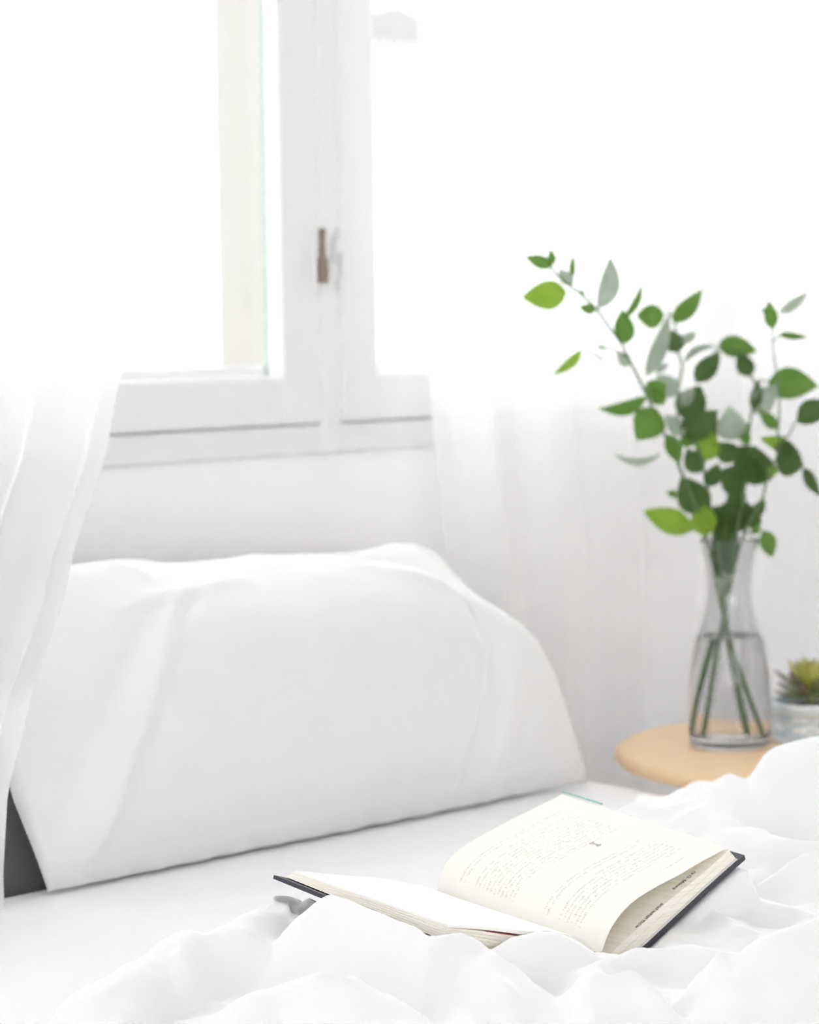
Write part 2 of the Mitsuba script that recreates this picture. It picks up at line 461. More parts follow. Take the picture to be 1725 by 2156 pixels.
def bp(v, u, z):
    """book point: v 0..1 from tail to head, u across, z above the gutter"""
    v, u, z = np.broadcast_arrays(np.asarray(v, float), u, z)
    return np.stack([GT[0] + GV[0] * v + UX * u, GT[1] + GV[1] * v + UY * u, GT[2] + GV[2] * v + z], -1)


def resamp(p, n, s=1):
    from scipy.interpolate import PchipInterpolator
    p = np.array(p, float)
    d = np.r_[0, np.cumsum(np.linalg.norm(np.diff(p, axis=0), axis=1))]
    return PchipInterpolator(d / d[-1], p)(np.linspace(0, 1, n))


R_TAIL = [(.002, -.004), (.0066, .0126), (.0202, .0276), (.0447, .0378), (.0695, .0450), (.1058, .0544), (.1400, .0630), (.1480, .0650)]
R_HEAD = [(.003, -.004), (.0105, .0132), (.0216, .0260), (.0396, .0374), (.0630, .0452), (.0928, .0523), (.1171, .0592), (.1377, .0643), (.1478, .0669)]
L_TAIL = [(-.001, -.004), (-.0074, .0020), (-.0341, .0112), (-.0604, .0192), (-.0989, .0275), (-.1511, .0393)]
L_HEAD = [(-.001, -.006), (-.010, .010), (-.0361, .0210), (-.0745, .0292), (-.1230, .0420), (-.1537, .0490)]


def leaf_sheet(tail, head, thick, n=48, m=30, v0=0.0, v1=1.0, uvs=True):
    """a curved sheet of paper of real thickness; its top carries the uv"""
    a, c = resamp(tail, n), resamp(head, n)
    v = np.linspace(v0, v1, m)
    prof = a[:, None] * (1 - v)[None, :, None] + c[:, None] * v[None, :, None]
    t = np.gradient(prof, axis=0)
    t /= np.linalg.norm(t, axis=2, keepdims=True)
    nr = np.stack([-t[..., 1], t[..., 0]], -1)
    nr *= np.sign(nr[..., 1:2] + 1e-9)
    top = bp(v[None, :], prof[..., 0], prof[..., 1])
    lo = prof - nr * thick
    bot = bp(v[None, :], lo[..., 0], lo[..., 1])
    return top, bot


def solid(top, bot):
    """closes two grids of the same shape into a solid"""
    n, m = top.shape[:2]
    V0 = np.vstack([top.reshape(-1, 3), bot.reshape(-1, 3)])
    N = n * m
    id_ = np.arange(N).reshape(n, m)
    i, j = id_[:-1, :-1].ravel(), id_[1:, :-1].ravel()
    k, l = id_[1:, 1:].ravel(), id_[:-1, 1:].ravel()
    f = [np.c_[i, j, k], np.c_[i, k, l], np.c_[i + N, k + N, j + N], np.c_[i + N, l + N, k + N]]
    ring = np.concatenate([id_[:, 0], id_[-1, 1:], id_[-2::-1, -1], id_[0, -2:0:-1]])
    r2 = np.roll(ring, -1)
    f += [np.c_[ring, ring + N, r2 + N], np.c_[ring, r2 + N, r2]]
    m_ = trimesh.Trimesh(V0, np.vstack(f), process=False)
    m_.fix_normals()
    return m_


def shift(tail, dz, du=0.0, k=1.0):
    return [(u * k + du, z + dz) for u, z in tail]


# right half: the lifted leaf with the print, the closed block under it, the board
topg, botg = leaf_sheet(R_TAIL, R_HEAD, .0009)
n_, m_ = topg.shape[:2]
uu, vv = np.meshgrid(np.linspace(0, 1, n_), np.linspace(0, 1, m_), indexing='ij')
e = .00012
nrmz = V(0, 0, e)
put('book__printed_page', grid(topg + nrmz), 'm_print', True, uv=np.c_[uu.ravel(), vv.ravel()])
labels['book__printed_page'] = {'label': 'cream page with grey print, arching up from the gutter'}
put('book__lifted_leaves', solid(topg, botg), 'm_page', 40)
RB_TOP_T = [(.003, -.006), (.030, .0085), (.075, .0300), (.120, .0490), (.1490, .0610)]
RB_TOP_H = [(.004, -.008), (.030, .0060), (.075, .0290), (.120, .0490), (.1500, .0640)]
RB_BOT_T = [(.006, -.0165), (.035, -.0060), (.080, .0170), (.125, .0380), (.1545, .0510)]
RB_BOT_H = [(.010, -.0175), (.038, -.0060), (.082, .0165), (.127, .0400), (.1585, .0555)]


def prism(tt, th, bt, bh, n=24, m=8, v0=0.0, v1=1.0):
    v = np.linspace(v0, v1, m)

    def g(a, c):
        p = resamp(a, n)[:, None] * (1 - v)[None, :, None] + resamp(c, n)[:, None] * v[None, :, None]
        return bp(v[None, :], p[..., 0], p[..., 1])
    return solid(g(tt, th), g(bt, bh))


def lerp_prof(a, c, t, n=24):
    return resamp(a, n) * (1 - t) + resamp(c, n) * t


rng = np.random.default_rng(4)
for i in range(4):
    j0, j1 = rng.uniform(-.0006, .0006, 2)
    put(num('book__page_block', i), prism(lerp_prof(RB_TOP_T, RB_BOT_T, i / 4 + .004), lerp_prof(RB_TOP_H, RB_BOT_H, i / 4 + .004),
                                          lerp_prof(RB_TOP_T, RB_BOT_T, (i + 1) / 4 - .004), lerp_prof(RB_TOP_H, RB_BOT_H, (i + 1) / 4 - .004), v0=.0 + j0 * 3, v1=1.0 + j1 * 3), 'm_block', 40)


def board(t, h, du, th, v0=-.014, v1=1.016, dz=-.0008):
    """cover board below the lower profile, running past it by du"""
    def ext(p):
        p = [(u, z + dz) for u, z in p]
        (u0, z0), (u1, z1) = p[-2], p[-1]
        k = du / math.hypot(u1 - u0, z1 - z0)
        return p + [(u1 + (u1 - u0) * k, z1 + (z1 - z0) * k)]
    a, c = ext(t), ext(h)
    lo = lambda p: [(u + th * .35 * (1 if u > 0 else -1), z - th * .94) for u, z in p]
    return prism(a, c, lo(a), lo(c), v0=v0, v1=v1)


put('book__cover', board(RB_BOT_T, RB_BOT_H, .0075, .0042), 'm_cover', 40)
labels['book__cover'] = {'label': 'dark navy cover board under the right half'}
put('book__endpaper', prism(shift(RB_BOT_T, -.0001), shift(RB_BOT_H, -.0001), shift(RB_BOT_T, -.0007), shift(RB_BOT_H, -.0007), v0=-.008, v1=1.010), 'm_endpaper', 40)
# the board's turned-in edge at the foot corner shows teal
a0 = bp(-.02, .1600, .0560)
put('book__cover_edge', tube([bp(-.012, .1500, .0668), bp(.10, .1510, .0670), bp(.24, .1515, .0672)], .0009, 6), 'm_teal', True)
labels['book__cover_edge'] = {'label': 'thin teal edge behind the printed page'}

# left half
LB_BOT_T = [(-.006, -.0150), (-.030, -.0080), (-.060, .0030), (-.100, .0150), (-.1600, .0352)]
LB_BOT_H = [(-.008, -.0165), (-.036, -.0020), (-.075, .0100), (-.123, .0260), (-.1585, .0375)]
NL = 6
for i in range(NL):
    j0, j1, j2 = rng.uniform(-.004, .004, 3)
    t0, t1 = i / NL + .006, (i + 1) / NL - .006
    tt, th = lerp_prof(L_TAIL, LB_BOT_T, t0), lerp_prof(L_HEAD, LB_BOT_H, t0)
    bt, bh = lerp_prof(L_TAIL, LB_BOT_T, t1), lerp_prof(L_HEAD, LB_BOT_H, t1)
    if i == 0:      # the uppermost leaves bow up a little near the head
        bump = .0016 * np.sin(np.linspace(0, 1, 24) * np.pi)
        th[:, 1] += bump * 1.2
        bh[:, 1] += bump * 1.0
    put(num('book__page_block', 4 + i), prism(tt, th, bt, bh, v0=j0, v1=1 + j1), 'm_block' if i else 'm_page', 40)
put('book__cover_001', board(LB_BOT_T, LB_BOT_H, .0105, .0032), 'm_cover', 40)
labels['book__cover_001'] = {'label': 'dark navy cover board under the left half'}
# spine strip between the boards
spt = [(-.012, -.0178), (-.006, -.0190), (0, -.0192), (.006, -.0190), (.012, -.0180)]
sph = [(-.014, -.0186), (-.006, -.0195), (0, -.0197), (.006, -.0196), (.014, -.0190)]
put('book__spine', prism(spt, sph, shift(spt, -.0022), shift(sph, -.0022), v0=-.014, v1=1.016), 'm_cover', 40)
put('book__gap_shade', prism([(-.030, .0008), (-.06, .0125), (-.10, .0215)], [(-.040, .0205), (-.08, .0285), (-.115, .0380)], [(-.030, .0001), (-.06, .0118), (-.10, .0208)],  # dark red strip put in for the shaded slit between the leaves
                          [(-.040, .0197), (-.08, .0277), (-.115, .0372)], v0=.7, v1=1.0005), 'm_red', 40)


def lay_text(txt, height, u_at, v_at, prof_t, prof_h, lift=.0003):
    """printed words that read from the fore-edge to the gutter, their tops towards the head of the page"""
    tm = meshkit.text_mesh(txt, height, .00008)
    x, y = tm.vertices[:, 0], tm.vertices[:, 1]
    a, c = resamp(prof_t, 200), resamp(prof_h, 200)
    s = u_at - x
    v = v_at + y / gl
    prof_u = lambda p: np.interp(s, p[:, 0], p[:, 1])
    z = prof_u(a) * (1 - v) + prof_u(c) * v
    tm.vertices = bp(v, s, z + lift + tm.vertices[:, 2])
    return tm


put('book__numeral', lay_text('I', .0105, .096, .478, R_TAIL, R_HEAD, .0006), 'm_numeral')
put('book__running_head', cat(lay_text('ry G. Moore', .0034, .118, .958, RB_TOP_T, RB_TOP_H, .0003), lay_text('and what flow', .0034, .075, .985, RB_TOP_T, RB_TOP_H, .0003)), 'm_ink')
tag('book', 'open hardback book with cream pages lying on the rumpled duvet', 'book')

# ================================================================ duvet
def world_xy(px, py, h):
    p = at_z(px, py, MZ + h)
    return (p[0], p[1])


def duvet():
    # outline: pixels of its far rim at their height, and points on the bed
    rim = [(100, 2128, .022), (150, 2092, .030), (200, 2058, .034), (250, 2028, .037), (300, 2003, .039), (330, 1991, .040), (400, 1969, .041), (470, 1957, .041), (492, 1932, .041), (530, 1902, .042), (570, 1890, .042), (625, 1904, .04), (690, 1912, .036), (765, 1926, .036)]
    P = [world_xy(*q) for q in rim] + [(.13, -.40), (.22, -.335), (.33, -.325)]
    rim2 = [(1130, 1690, .045), (1190, 1655, .07), (1262, 1670, .05), (1345, 1661, .022), (1430, 1648, .05), (1500, 1598, .09), (1560, 1572, .11), (1640, 1555, .12), (1725, 1552, .12)]
    P += [world_xy(*q) for q in rim2] + [(.72, -.50), (.74, -.75), (.76, -1.7), (-.70, -1.7), (-.74, -1.0), (-.46, -.62), (-.33, -.47)]
    poly = Polygon(P).buffer(.012).buffer(-.012)
    import shapely
    step = .0036
    xs, ys = np.arange(-.78, .80, step), np.arange(-1.75, -.06, step)
    X, Y = np.meshgrid(xs, ys, indexing='ij')
    wob = meshkit.fbm(np.stack([X * 22, Y * 22, X * 0], -1), 3, 3) - .5
    inside = shapely.contains_xy(poly, X.ravel(), Y.ravel()).reshape(X.shape)
    dist = shapely.distance(shapely.points(X.ravel(), Y.ravel()), poly.exterior).reshape(X.shape)
    d = np.where(inside, dist, -dist) + wob * .012

    def along(pts):
        q = np.array([world_xy(*p) for p in pts])
        L = np.r_[0, np.cumsum(np.linalg.norm(np.diff(q, axis=0), axis=1))]
        best, tt = np.full(X.shape, 9.0), np.zeros(X.shape)
        for k in range(len(q) - 1):
            dd, t = seg_dist(X, Y, *q[k], *q[k + 1])
            tt = np.where(dd < best, L[k] + t * (L[k + 1] - L[k]), tt)
            best = np.minimum(best, dd)
        return best, tt, L

    def ridge(pts, wd, amp, pw=2.0, ends=.25):
        best, tt, L = along(pts)
        tt = tt / L[-1]
        taper = smooth01(tt, 0, ends) * smooth01(1 - tt, 0, ends) if ends else 1
        return amp * np.exp(-np.abs(best / wd) ** pw) * taper

    def crest(pts, wd, pw=2.0):
        """a swell whose crest has the heights given with its points"""
        best, tt, L = along(pts)
        return np.interp(tt, L, [p[2] for p in pts]) * np.exp(-np.abs(best / wd) ** pw)

    swells = [crest([(112, 2128, .034), (200, 2066, .046), (260, 2028, .050), (400, 1974, .052), (480, 1954, .053), (560, 1898, .055), (640, 1914, .046), (700, 1938, .040)], .043, 3.0),
              crest([(440, 2190, .050), (560, 2096, .066), (650, 2068, .074), (740, 2066, .072), (800, 2104, .060), (860, 2180, .05)], .050, 2.4),
              crest([(740, 1935, .046), (800, 1950, .056), (900, 1985, .058), (1000, 2030, .050)], .050, 2.2),
              crest([(1000, 2040, .046), (1100, 2050, .056), (1200, 2060, .058), (1300, 2075, .055)], .050, 2.2),
              crest([(1290, 2030, .042), (1350, 2010, .046), (1440, 2002, .050), (1560, 2024, .052), (1640, 2080, .05)], .030, 2.0),
              crest([(1172, 1680, .045), (1205, 1656, .068), (1258, 1670, .056), (1310, 1712, .040)], .020, 2.0),
              crest([(1400, 1660, .028), (1435, 1648, .045), (1480, 1618, .070), (1520, 1591, .093), (1580, 1567, .113), (1650, 1554, .124), (1725, 1552, .128), (1850, 1560, .125)], .056, 2.4),
              crest([(1330, 1700, .040), (1440, 1706, .046), (1560, 1748, .052), (1660, 1778, .056), (1800, 1792, .06)], .030, 2.0),
              crest([(1480, 1890, .030), (1570, 1850, .046), (1660, 1816, .056), (1725, 1804, .062), (1850, 1792, .06)], .026, 2.0),
              crest([(1540, 2080, .050), (1600, 2020, .066), (1660, 1976, .078), (1725, 1946, .084), (1850, 1920, .08)], .050, 2.2),
              .028 + 0 * X]
    h = sum(q ** 4 for q in swells) ** .25
    h = h - ridge([(300, 2225, .01), (400, 2168, .008), (465, 2142, .008), (540, 2116, .008), (650, 2088, .01), (750, 2066, .02)], .021, .050, 2.6, .18)
    h = h - ridge([(698, 1960, .045), (735, 2010, .04), (760, 2066, .03)], .011, .026, 2, .3)
    h = h - ridge([(1440, 1668, .04), (1560, 1702, .05), (1640, 1738, .05), (1725, 1762, .05), (1800, 1775, .05)], .010, .020, 2, .2)
    h = h - ridge([(1400, 1960, .02), (1500, 1930, .02), (1600, 1900, .02), (1700, 1880, .03)], .022, .016, 2, .25)
    # the crumpled seam below the crest of the hem
    h = h + ridge([(118, 2142, .04), (180, 2100, .05), (225, 2106, .05), (255, 2075, .058), (285, 2034, .06), (320, 2046, .06), (390, 2008, .064), (470, 1981, .066), (520, 1992, .066), (548, 1940, .07), (575, 1952, .068)], .006, .0035, 2, .03)
    # fine folds
    for pts, wd, a in [([(1045, 2025, .05), (1110, 2072, .05), (1175, 2120, .05), (1225, 2175, .05)], .013, -.020), ([(1140, 2012, .05), (1170, 2060, .05), (1205, 2130, .05)], .014, -.020), ([(1255, 2035, .05), (1245, 2090, .05), (1240, 2170, .05)], .009, .012),
                       ([(1330, 2050, .05), (1400, 2085, .05), (1500, 2100, .05)], .010, -.014), ([(1490, 2110, .05), (1540, 2040, .06)], .009, .014), ([(1440, 2030, .06), (1560, 2105, .05)], .009, .012),
                       ([(1180, 2120, .05), (1330, 2090, .05), (1460, 2120, .05)], .010, .010), ([(700, 1935, .05), (735, 2010, .05), (760, 2060, .04)], .012, -.012),
                       ([(640, 2120, .06), (760, 2110, .06)], .010, .008), ([(1560, 1690, .06), (1640, 1720, .07), (1720, 1735, .08)], .010, -.012), ([(1500, 1650, .09), (1590, 1660, .09), (1680, 1640, .11)], .014, -.008),
                       ([(860, 2050, .05), (960, 2090, .05), (1010, 2150, .05)], .014, .012), ([(1250, 1690, .055), (1272, 1705, .05)], .008, .010), ([(1500, 1700, .05), (1640, 1760, .06)], .010, .010),
                       ([(1450, 1870, .05), (1560, 1930, .05), (1660, 1950, .05)], .010, .008), ([(1560, 1900, .05), (1700, 1880, .06)], .010, -.008)]:
        h = h + ridge(pts, wd, a, 2, .3)
    # soft wrinkles
    wx = meshkit.fbm(np.stack([X * 5, Y * 5, X * 0 + 3], -1), 3, 11)
    for sc, amp, sd in ((11, .0042, 21), (21, .0032, 31), (40, .0014, 41)):
        nz = meshkit.fbm(np.stack([(X * .8 + Y * .6 + wx * .22) * sc, (Y * .8 - X * .6 + wx * .2) * sc * .5, X * 0], -1), 2, sd)
        h = h + amp * (1 - 2.4 * np.abs(nz * 2 - 1) ** .9)
    h = np.maximum(h, .012)
    # crumpled seam along the hem
    seam = ridge([(110, 2120, .04), (290, 2055, .05), (430, 1982, .05), (555, 1930, .05), (640, 1918, .05)], .03, 1.0, 2, .02)
    h = h + seam * .006 * np.sin((X * 55 + Y * 25) + 6 * wob)
    rim_h = np.clip(1 - np.exp(-np.maximum(d, 0) / .014), 0, 1) ** .55
    H = h * rim_h
    # the book presses it down
    bx, by = X - GT[0], Y - GT[1]
    u = bx * UX + by * UY
    v = (bx * gx + by * gy) / gl
    v_ = np.clip(v, -.02, 1.02)
    tR, hR = resamp(RB_BOT_T, 60), resamp(RB_BOT_H, 60)
    tL, hL = resamp(LB_BOT_T, 60)[::-1], resamp(LB_BOT_H, 60)[::-1]
    tab = lambda t: np.interp(u, np.r_[tL[:, 0], tR[:, 0]], np.r_[tL[:, 1], tR[:, 1]])
    tab2 = lambda t: np.interp(u, np.r_[hL[:, 0], hR[:, 0]], np.r_[hL[:, 1], hR[:, 1]])
    under = GT[2] + GV[2] * v_ + tab(0) * (1 - v_) + tab2(0) * v_ - .0075 - .010 * np.exp(-(u / .018) ** 2) - MZ
    out = np.maximum.reduce([-v * gl - .003, (v - 1) * gl - .004, u - .170, -.170 - u, X * 0])   # distance outside the book
    # it carries both boards, and swells up around the near side so that it hides the lower edge of the left board and of the gutter
    side_near = smooth01(v, .28, .48) * smooth01(-u, .12, .16)
    head = smooth01((v - 1) * gl, -.004, .006)
    lift = .023 * side_near * (1 - head)
    lift = lift + head * (.016 * np.exp(-((u + .062) / .040) ** 2) + .012 * np.exp(-((u - .000) / .020) ** 2) - .010 * np.exp(-((u + .126) / .014) ** 2) + .020 * (1 - smooth01(u, -.02, .02)))
    lift = lift - .030 * smooth01(u, .015, .05) - .030 * (1 - smooth01(v, .20, .32)) * (u < 0)
    skirt = under - .002 + lift * smooth01(out, .001, .009)
    fall = np.exp(-(np.maximum(out - .012, 0) / .055) ** 2)
    onb = smooth01(d, .0, .02)
    H = np.where(out > 0, np.maximum(H, np.maximum(skirt, 0) * fall * onb), H)
    carry = np.clip((np.abs(u) - .02) / .05, 0, 1) * onb * np.where(u < 0, smooth01(v, .25, .42), 1)
    H = np.where(out <= 0, np.maximum(H, carry * np.maximum(under - .003, 0)), H)
    lim = under + np.maximum(lift, 0) * smooth01(out, .001, .008) + out * .55
    H = np.where(out < .05, np.minimum(H, np.maximum(lim, .0015)), H)
    from scipy.ndimage import gaussian_filter
    Hs = gaussian_filter(H, .7)
    Z = MZ + np.where(d > 0, np.maximum(Hs, .0012), -.03)
    keep = (d > -step * 1.6)
    n, m = X.shape
    Z = np.where(d > 0, Z, MZ + .0008)
    g = grid(np.stack([X, Y, Z], -1))
    ok = keep.ravel()[g.faces].all(1)
    g.update_faces(ok)
    g.remove_unreferenced_vertices()
    if g.face_normals[:, 2].mean() < 0:
        g.faces = g.faces[:, ::-1]
    return g


put('duvet', duvet(), 'm_cotton', True)
tag('duvet', 'rumpled white duvet heaped over the front and right of the bed', 'duvet')

# ================================================================ curtains
def curtain(key, y_fn, x0_fn, x1_fn, z0, z1, folds, amp, m, n=260, k=90, seed=1):
    a, z = np.meshgrid(np.linspace(0, 1, n), np.linspace(z0, z1, k), indexing='ij')
    x = x0_fn(z) + (x1_fn(z) - x0_fn(z)) * a
    w = meshkit.fbm(np.stack([a * folds * .35 + seed, z * .35, z * 0], -1), 2, seed)
    ph = a * folds * 2 * np.pi + 4 * w
    y = y_fn(a, z) + amp * (np.sin(ph) + .35 * np.sin(2.3 * ph + 1)) * (.6 + .8 * meshkit.noise(np.stack([a * folds * .5, z * .8, z * 0], -1), seed + 5))
    g = grid(np.stack([x, y, z], -1))
    put(key, g, m, True)


e0, e1, e2 = at_y(896, 40, .235), at_y(926, 880, .235), at_y(958, 1170, .235)
curtain('sheer_curtain', lambda a, z: .235 + 0 * z, lambda z: np.interp(z, [.02, e2[2], e1[2], e0[2], 2.4], [e2[0] + .02, e2[0], e1[0], e0[0], e0[0] - .02]), lambda z: 2.6 + 0 * z, .02, 2.42, 15, .016, 'm_sheer')
tag('sheer_curtain', 'white sheer curtain hanging to the floor right of the pillow, behind the glass vase', 'curtain')

# the left curtain is swept aside: its edge runs down to the left in front of the pillow's far corner and ends on the bed
edge_px = [(440, -250, .20), (436, 40, .20), (358, 440, .18), (259, 802, .13), (229, 965, .09), (163, 1158, .02), (145, 1255, -.02), (75, 1460, -.065), (22, 1672, -.06), (12, 1840, -.035)]
ep = np.array([at_y(*q) for q in edge_px])[::-1]
zc = ep[:, 2]
exf, eyf = (lambda z: np.interp(z, zc, ep[:, 0])), (lambda z: np.interp(z, zc, ep[:, 1]))
curtain('sheer_curtain_001', lambda a, z: eyf(z) - .03 * (1 - a) * 0 + (.05 * (1 - a)) * (z < 9), lambda z: exf(z) - .42 - .12 * smooth01(z, .6, 1.6), exf, .558, 2.42, 6, .012, 'm_sheer_dense', n=200, k=140, seed=4)
tag('sheer_curtain_001', 'white sheer curtain swept to the left, its edge falling across the pillow corner', 'curtain')

# ================================================================ side table
TC, TR = V(.9925, -.131), .2325
prof = [(0, .562), (TR - .012, .562), (TR - .004, .5645), (TR, .569), (TR, .574), (TR - .003, .578), (TR - .007, .58), (0, .58)]
put('side_table__top', lathe(prof, 128).apply_translation((TC[0], TC[1], 0)), 'm_wood', 30)
for i in range(3):
    a = i * 2 * np.pi / 3 + .5
    put(num('side_table__leg', i), tube([(TC[0] + .10 * math.cos(a), TC[1] + .10 * math.sin(a), .561), (TC[0] + .17 * math.cos(a), TC[1] + .17 * math.sin(a), .001)], [.017, .011], 16), 'm_wood_leg', 40)
tag('side_table', 'round pale wooden side table between the bed and the curtain', 'side table')

# ================================================================ vase with water
VC = at_z(1537, 1570, .5803)
outer = [(0, 0), (.040, 0), (.0455, .0015), (.0480, .006), (.0487, .02), (.0485, .05), (.0460, .085), (.0415, .115), (.0365, .138), (.0305, .158), (.0268, .175), (.0258, .190), (.0270, .206), (.0300, .225), (.0345, .2445)]
tw = .0022
inner = [(0, .011), (.036, .011), (.0435, .0135), (.0462, .020), (.0463, .05), (.0438, .085), (.0393, .115), (.0343, .138), (.0283, .158), (.0246, .175), (.0236, .190), (.0248, .206), (.0278, .225), (.0323, .2445)]
oc, ic = fine(outer), fine(inner)
WL = .131
wet, dry = ic[ic[:, 1] < WL], ic[ic[:, 1] > WL]
rw = np.interp(WL, ic[20:, 1], ic[20:, 0])
rim = [(.0345, .2445), (.0340, .2458), (.0334, .2462), (.0328, .2458), (.0323, .2445)]
shell = lathe(np.vstack([oc, rim[1:-1], dry[::-1], [[rw, WL]]]), 96).apply_translation(VC)
put('glass_vase', shell, 'm_glass', 40)
tag('glass_vase', 'clear glass carafe vase half full of water on the wooden side table', 'vase')
wb = lathe(np.vstack([wet, [[rw, WL]]]), 96).apply_translation(VC)
put('water__body', wb, 'm_water_side', 40)
put('water__surface', lathe([(rw, WL), (rw * .9, WL - .0006), (0, WL - .0007)], 96).apply_translation(VC), 'm_water_top', 40)
tag('water', 'clear water in the glass vase around the green stems', 'water')

# ================================================================ leafy branches, traced leaf by leaf, each at its own depth
WV = float((VC - CAM) @ FW)
ZX = lambda zx, zy: (1050 + zx / 2.5556, 500 + zy / 2.5556)


def pix(zx, zy, dw):
    x, y = ZX(zx, zy)
    return at_w(x, y, WV + dw)


def leaf_mesh(b0, tip, width, nrm, arch, n=11, m=5):
    ax = tip - b0
    L = np.linalg.norm(ax)
    ax = ax / L
    nrm = nrm - ax * (nrm @ ax)
    nrm /= np.linalg.norm(nrm)
    sd = np.cross(nrm, ax)
    t, s = np.meshgrid(np.linspace(0, 1, n), np.linspace(-1, 1, m), indexing='ij')
    w = width / 2 * np.sin(np.pi * np.clip(t, 0, 1) ** .78) ** .9 + .0003
    P = b0 + ax * (t * L)[..., None] + sd * (s * w)[..., None] + nrm * (arch * L * 4 * t * (1 - t) * .25 + .22 * w * np.abs(s) ** 1.5)[..., None]
    uv = np.stack([(s + 1) / 2, t], -1).reshape(-1, 2)
    return grid(P), uv


LS = {'d': 'm_leaf_dark', 'm': 'm_leaf_mid', 'b': 'm_leaf_bright', 'p': 'm_leaf_sheen'}
BR = {}
BR['A'] = dict(stem=[(270, 140), (350, 235), (450, 310), (525, 385), (600, 490), (660, 570), (720, 690), (780, 810), (830, 920), (900, 1070), (960, 1200), (1000, 1300), (1060, 1440), (1110, 1600), (1150, 1740), (1195, 1960)],
               dep=(-.07, 0), end=(.031, -.008, .0125), r=(.0013, .0026),
               leaves=[(290, 155, 145, 103, 58, 'm'), (288, 150, 278, 62, 38, 'm'), (400, 215, 403, 92, 28, 'm'), (368, 296, 125, 322, 128, 'b'), (398, 258, 325, 168, 62, 'p'),
                       (532, 388, 600, 105, 100, 'p'), (525, 388, 432, 372, 46, 'm'), (460, 310, 440, 285, 22, 'm'), (684, 575, 668, 385, 92, 'm'), (682, 440, 770, 255, 36, 'm'), (705, 690, 635, 620, 60, 'p'),
                       (800, 860, 540, 920, 66, 'm'), (790, 850, 905, 790, 92, 'm'), (850, 920, 742, 1090, 150, 'm'), (885, 1150, 620, 1165, 40, 'p'), (905, 1060, 975, 1215, 74, 'm'), (885, 900, 830, 800, 70, 'm'),
                       (445, 605, 290, 738, 46, 'b'), (580, 600, 525, 585, 26, 'p')])
BR['B'] = dict(stem=[(905, 395), (952, 470), (960, 600), (988, 680), (970, 800), (972, 900), (965, 1000), (1030, 1060), (1095, 1200), (1120, 1330), (1140, 1450), (1165, 1620), (1190, 1750), (1215, 1960)],
               dep=(.03, .004), end=(.016, .012, .0125), r=(.0012, .0028),
               leaves=[(895, 415, 742, 420, 110, 'm'), (942, 460, 1096, 278, 84, 'm'), (795, 748, 918, 405, 84, 'p'), (965, 620, 928, 498, 88, 'd'), (985, 572, 1066, 510, 52, 'p'), (1000, 675, 1180, 588, 40, 'p'),
                       (845, 722, 918, 680, 36, 'p'), (960, 855, 850, 738, 105, 'p'), (1000, 985, 1085, 795, 130, 'd'), (985, 905, 1052, 812, 66, 'p'), (985, 1062, 1185, 930, 120, 'd'), (1250, 1092, 1240, 905, 150, 'p'),
                       (1110, 1205, 1150, 1035, 112, 'b'), (1085, 1268, 1015, 1135, 88, 'd'), (1000, 1062, 895, 955, 84, 'p'), (1100, 1490, 985, 1285, 138, 'd'), (1045, 1575, 778, 1470, 118, 'b'), (1115, 1610, 1105, 1435, 118, 'b'), (1212, 1850, 1225, 1540, 96, 'd'),
                       (1090, 1070, 1180, 980, 90, 'd'), (1120, 1340, 1185, 1215, 70, 'd'), (1050, 1120, 985, 1050, 80, 'm'), (960, 1390, 905, 1370, 34, 'm')])
BR['C'] = dict(stem=[(1180, 600), (1290, 625), (1358, 745), (1385, 790), (1365, 930), (1345, 1110), (1330, 1300), (1310, 1440), (1275, 1600), (1245, 1750), (1222, 1960)],
               dep=(.05, .008), end=(-.033, .010, .0125), r=(.0012, .0026),
               leaves=[(1182, 575, 1392, 612, 100, 'm'), (1355, 748, 1292, 615, 76, 'd'), (1062, 780, 1192, 618, 88, 'd'), (1450, 780, 1722, 800, 146, 'm'), (1370, 945, 1512, 790, 120, 'p'), (1372, 930, 1400, 770, 50, 'd'),
                       (1502, 1032, 1405, 925, 58, 'm'), (1358, 1005, 1268, 1085, 60, 'm'), (1345, 1110, 1305, 1060, 50, 'm'), (1380, 1335, 1372, 1118, 185, 'd'), (1285, 1195, 1165, 1108, 92, 'd'), (1335, 1345, 1185, 1255, 130, 'd'),
                       (1225, 1840, 1168, 1545, 84, 'd'), (1250, 1600, 1235, 1415, 190, 'd'), (1345, 1200, 1285, 1125, 90, 'd'), (1330, 1440, 1225, 1400, 110, 'd'), (1335, 1320, 1440, 1190, 110, 'd'), (1330, 1570, 1300, 1400, 110, 'd'), (1200, 1590, 1165, 1440, 90, 'd')])
BR['D'] = dict(stem=[(1500, 1060), (1490, 1200), (1450, 1290), (1420, 1400), (1370, 1500), (1320, 1600), (1275, 1750), (1232, 1960)],
               dep=(-.045, -.006), end=(-.029, -.012, .0125), r=(.0012, .0025),
               leaves=[(1610, 998, 1770, 885, 100, 'd'), (1590, 1140, 1408, 1078, 66, 'b'), (1490, 1182, 1642, 1232, 130, 'd'), (1455, 1282, 1500, 1235, 44, 'b'), (1372, 1502, 1432, 1408, 52, 'd'), (1370, 1592, 1402, 1540, 44, 'm'),
                       (1432, 1578, 1472, 1722, 76, 'm'), (1640, 1240, 1735, 1392, 50, 'd'), (1475, 492, 1452, 338, 62, 'm'), (1510, 402, 1666, 298, 54, 'p'), (1508, 528, 1664, 535, 34, 'm'), (1600, 1150, 1480, 1130, 80, 'd'), (1345, 1560, 1395, 1465, 72, 'd'), (1440, 400, 1415, 385, 20, 'm'), (1240, 1825, 1285, 1545, 80, 'd')])
TW = {}
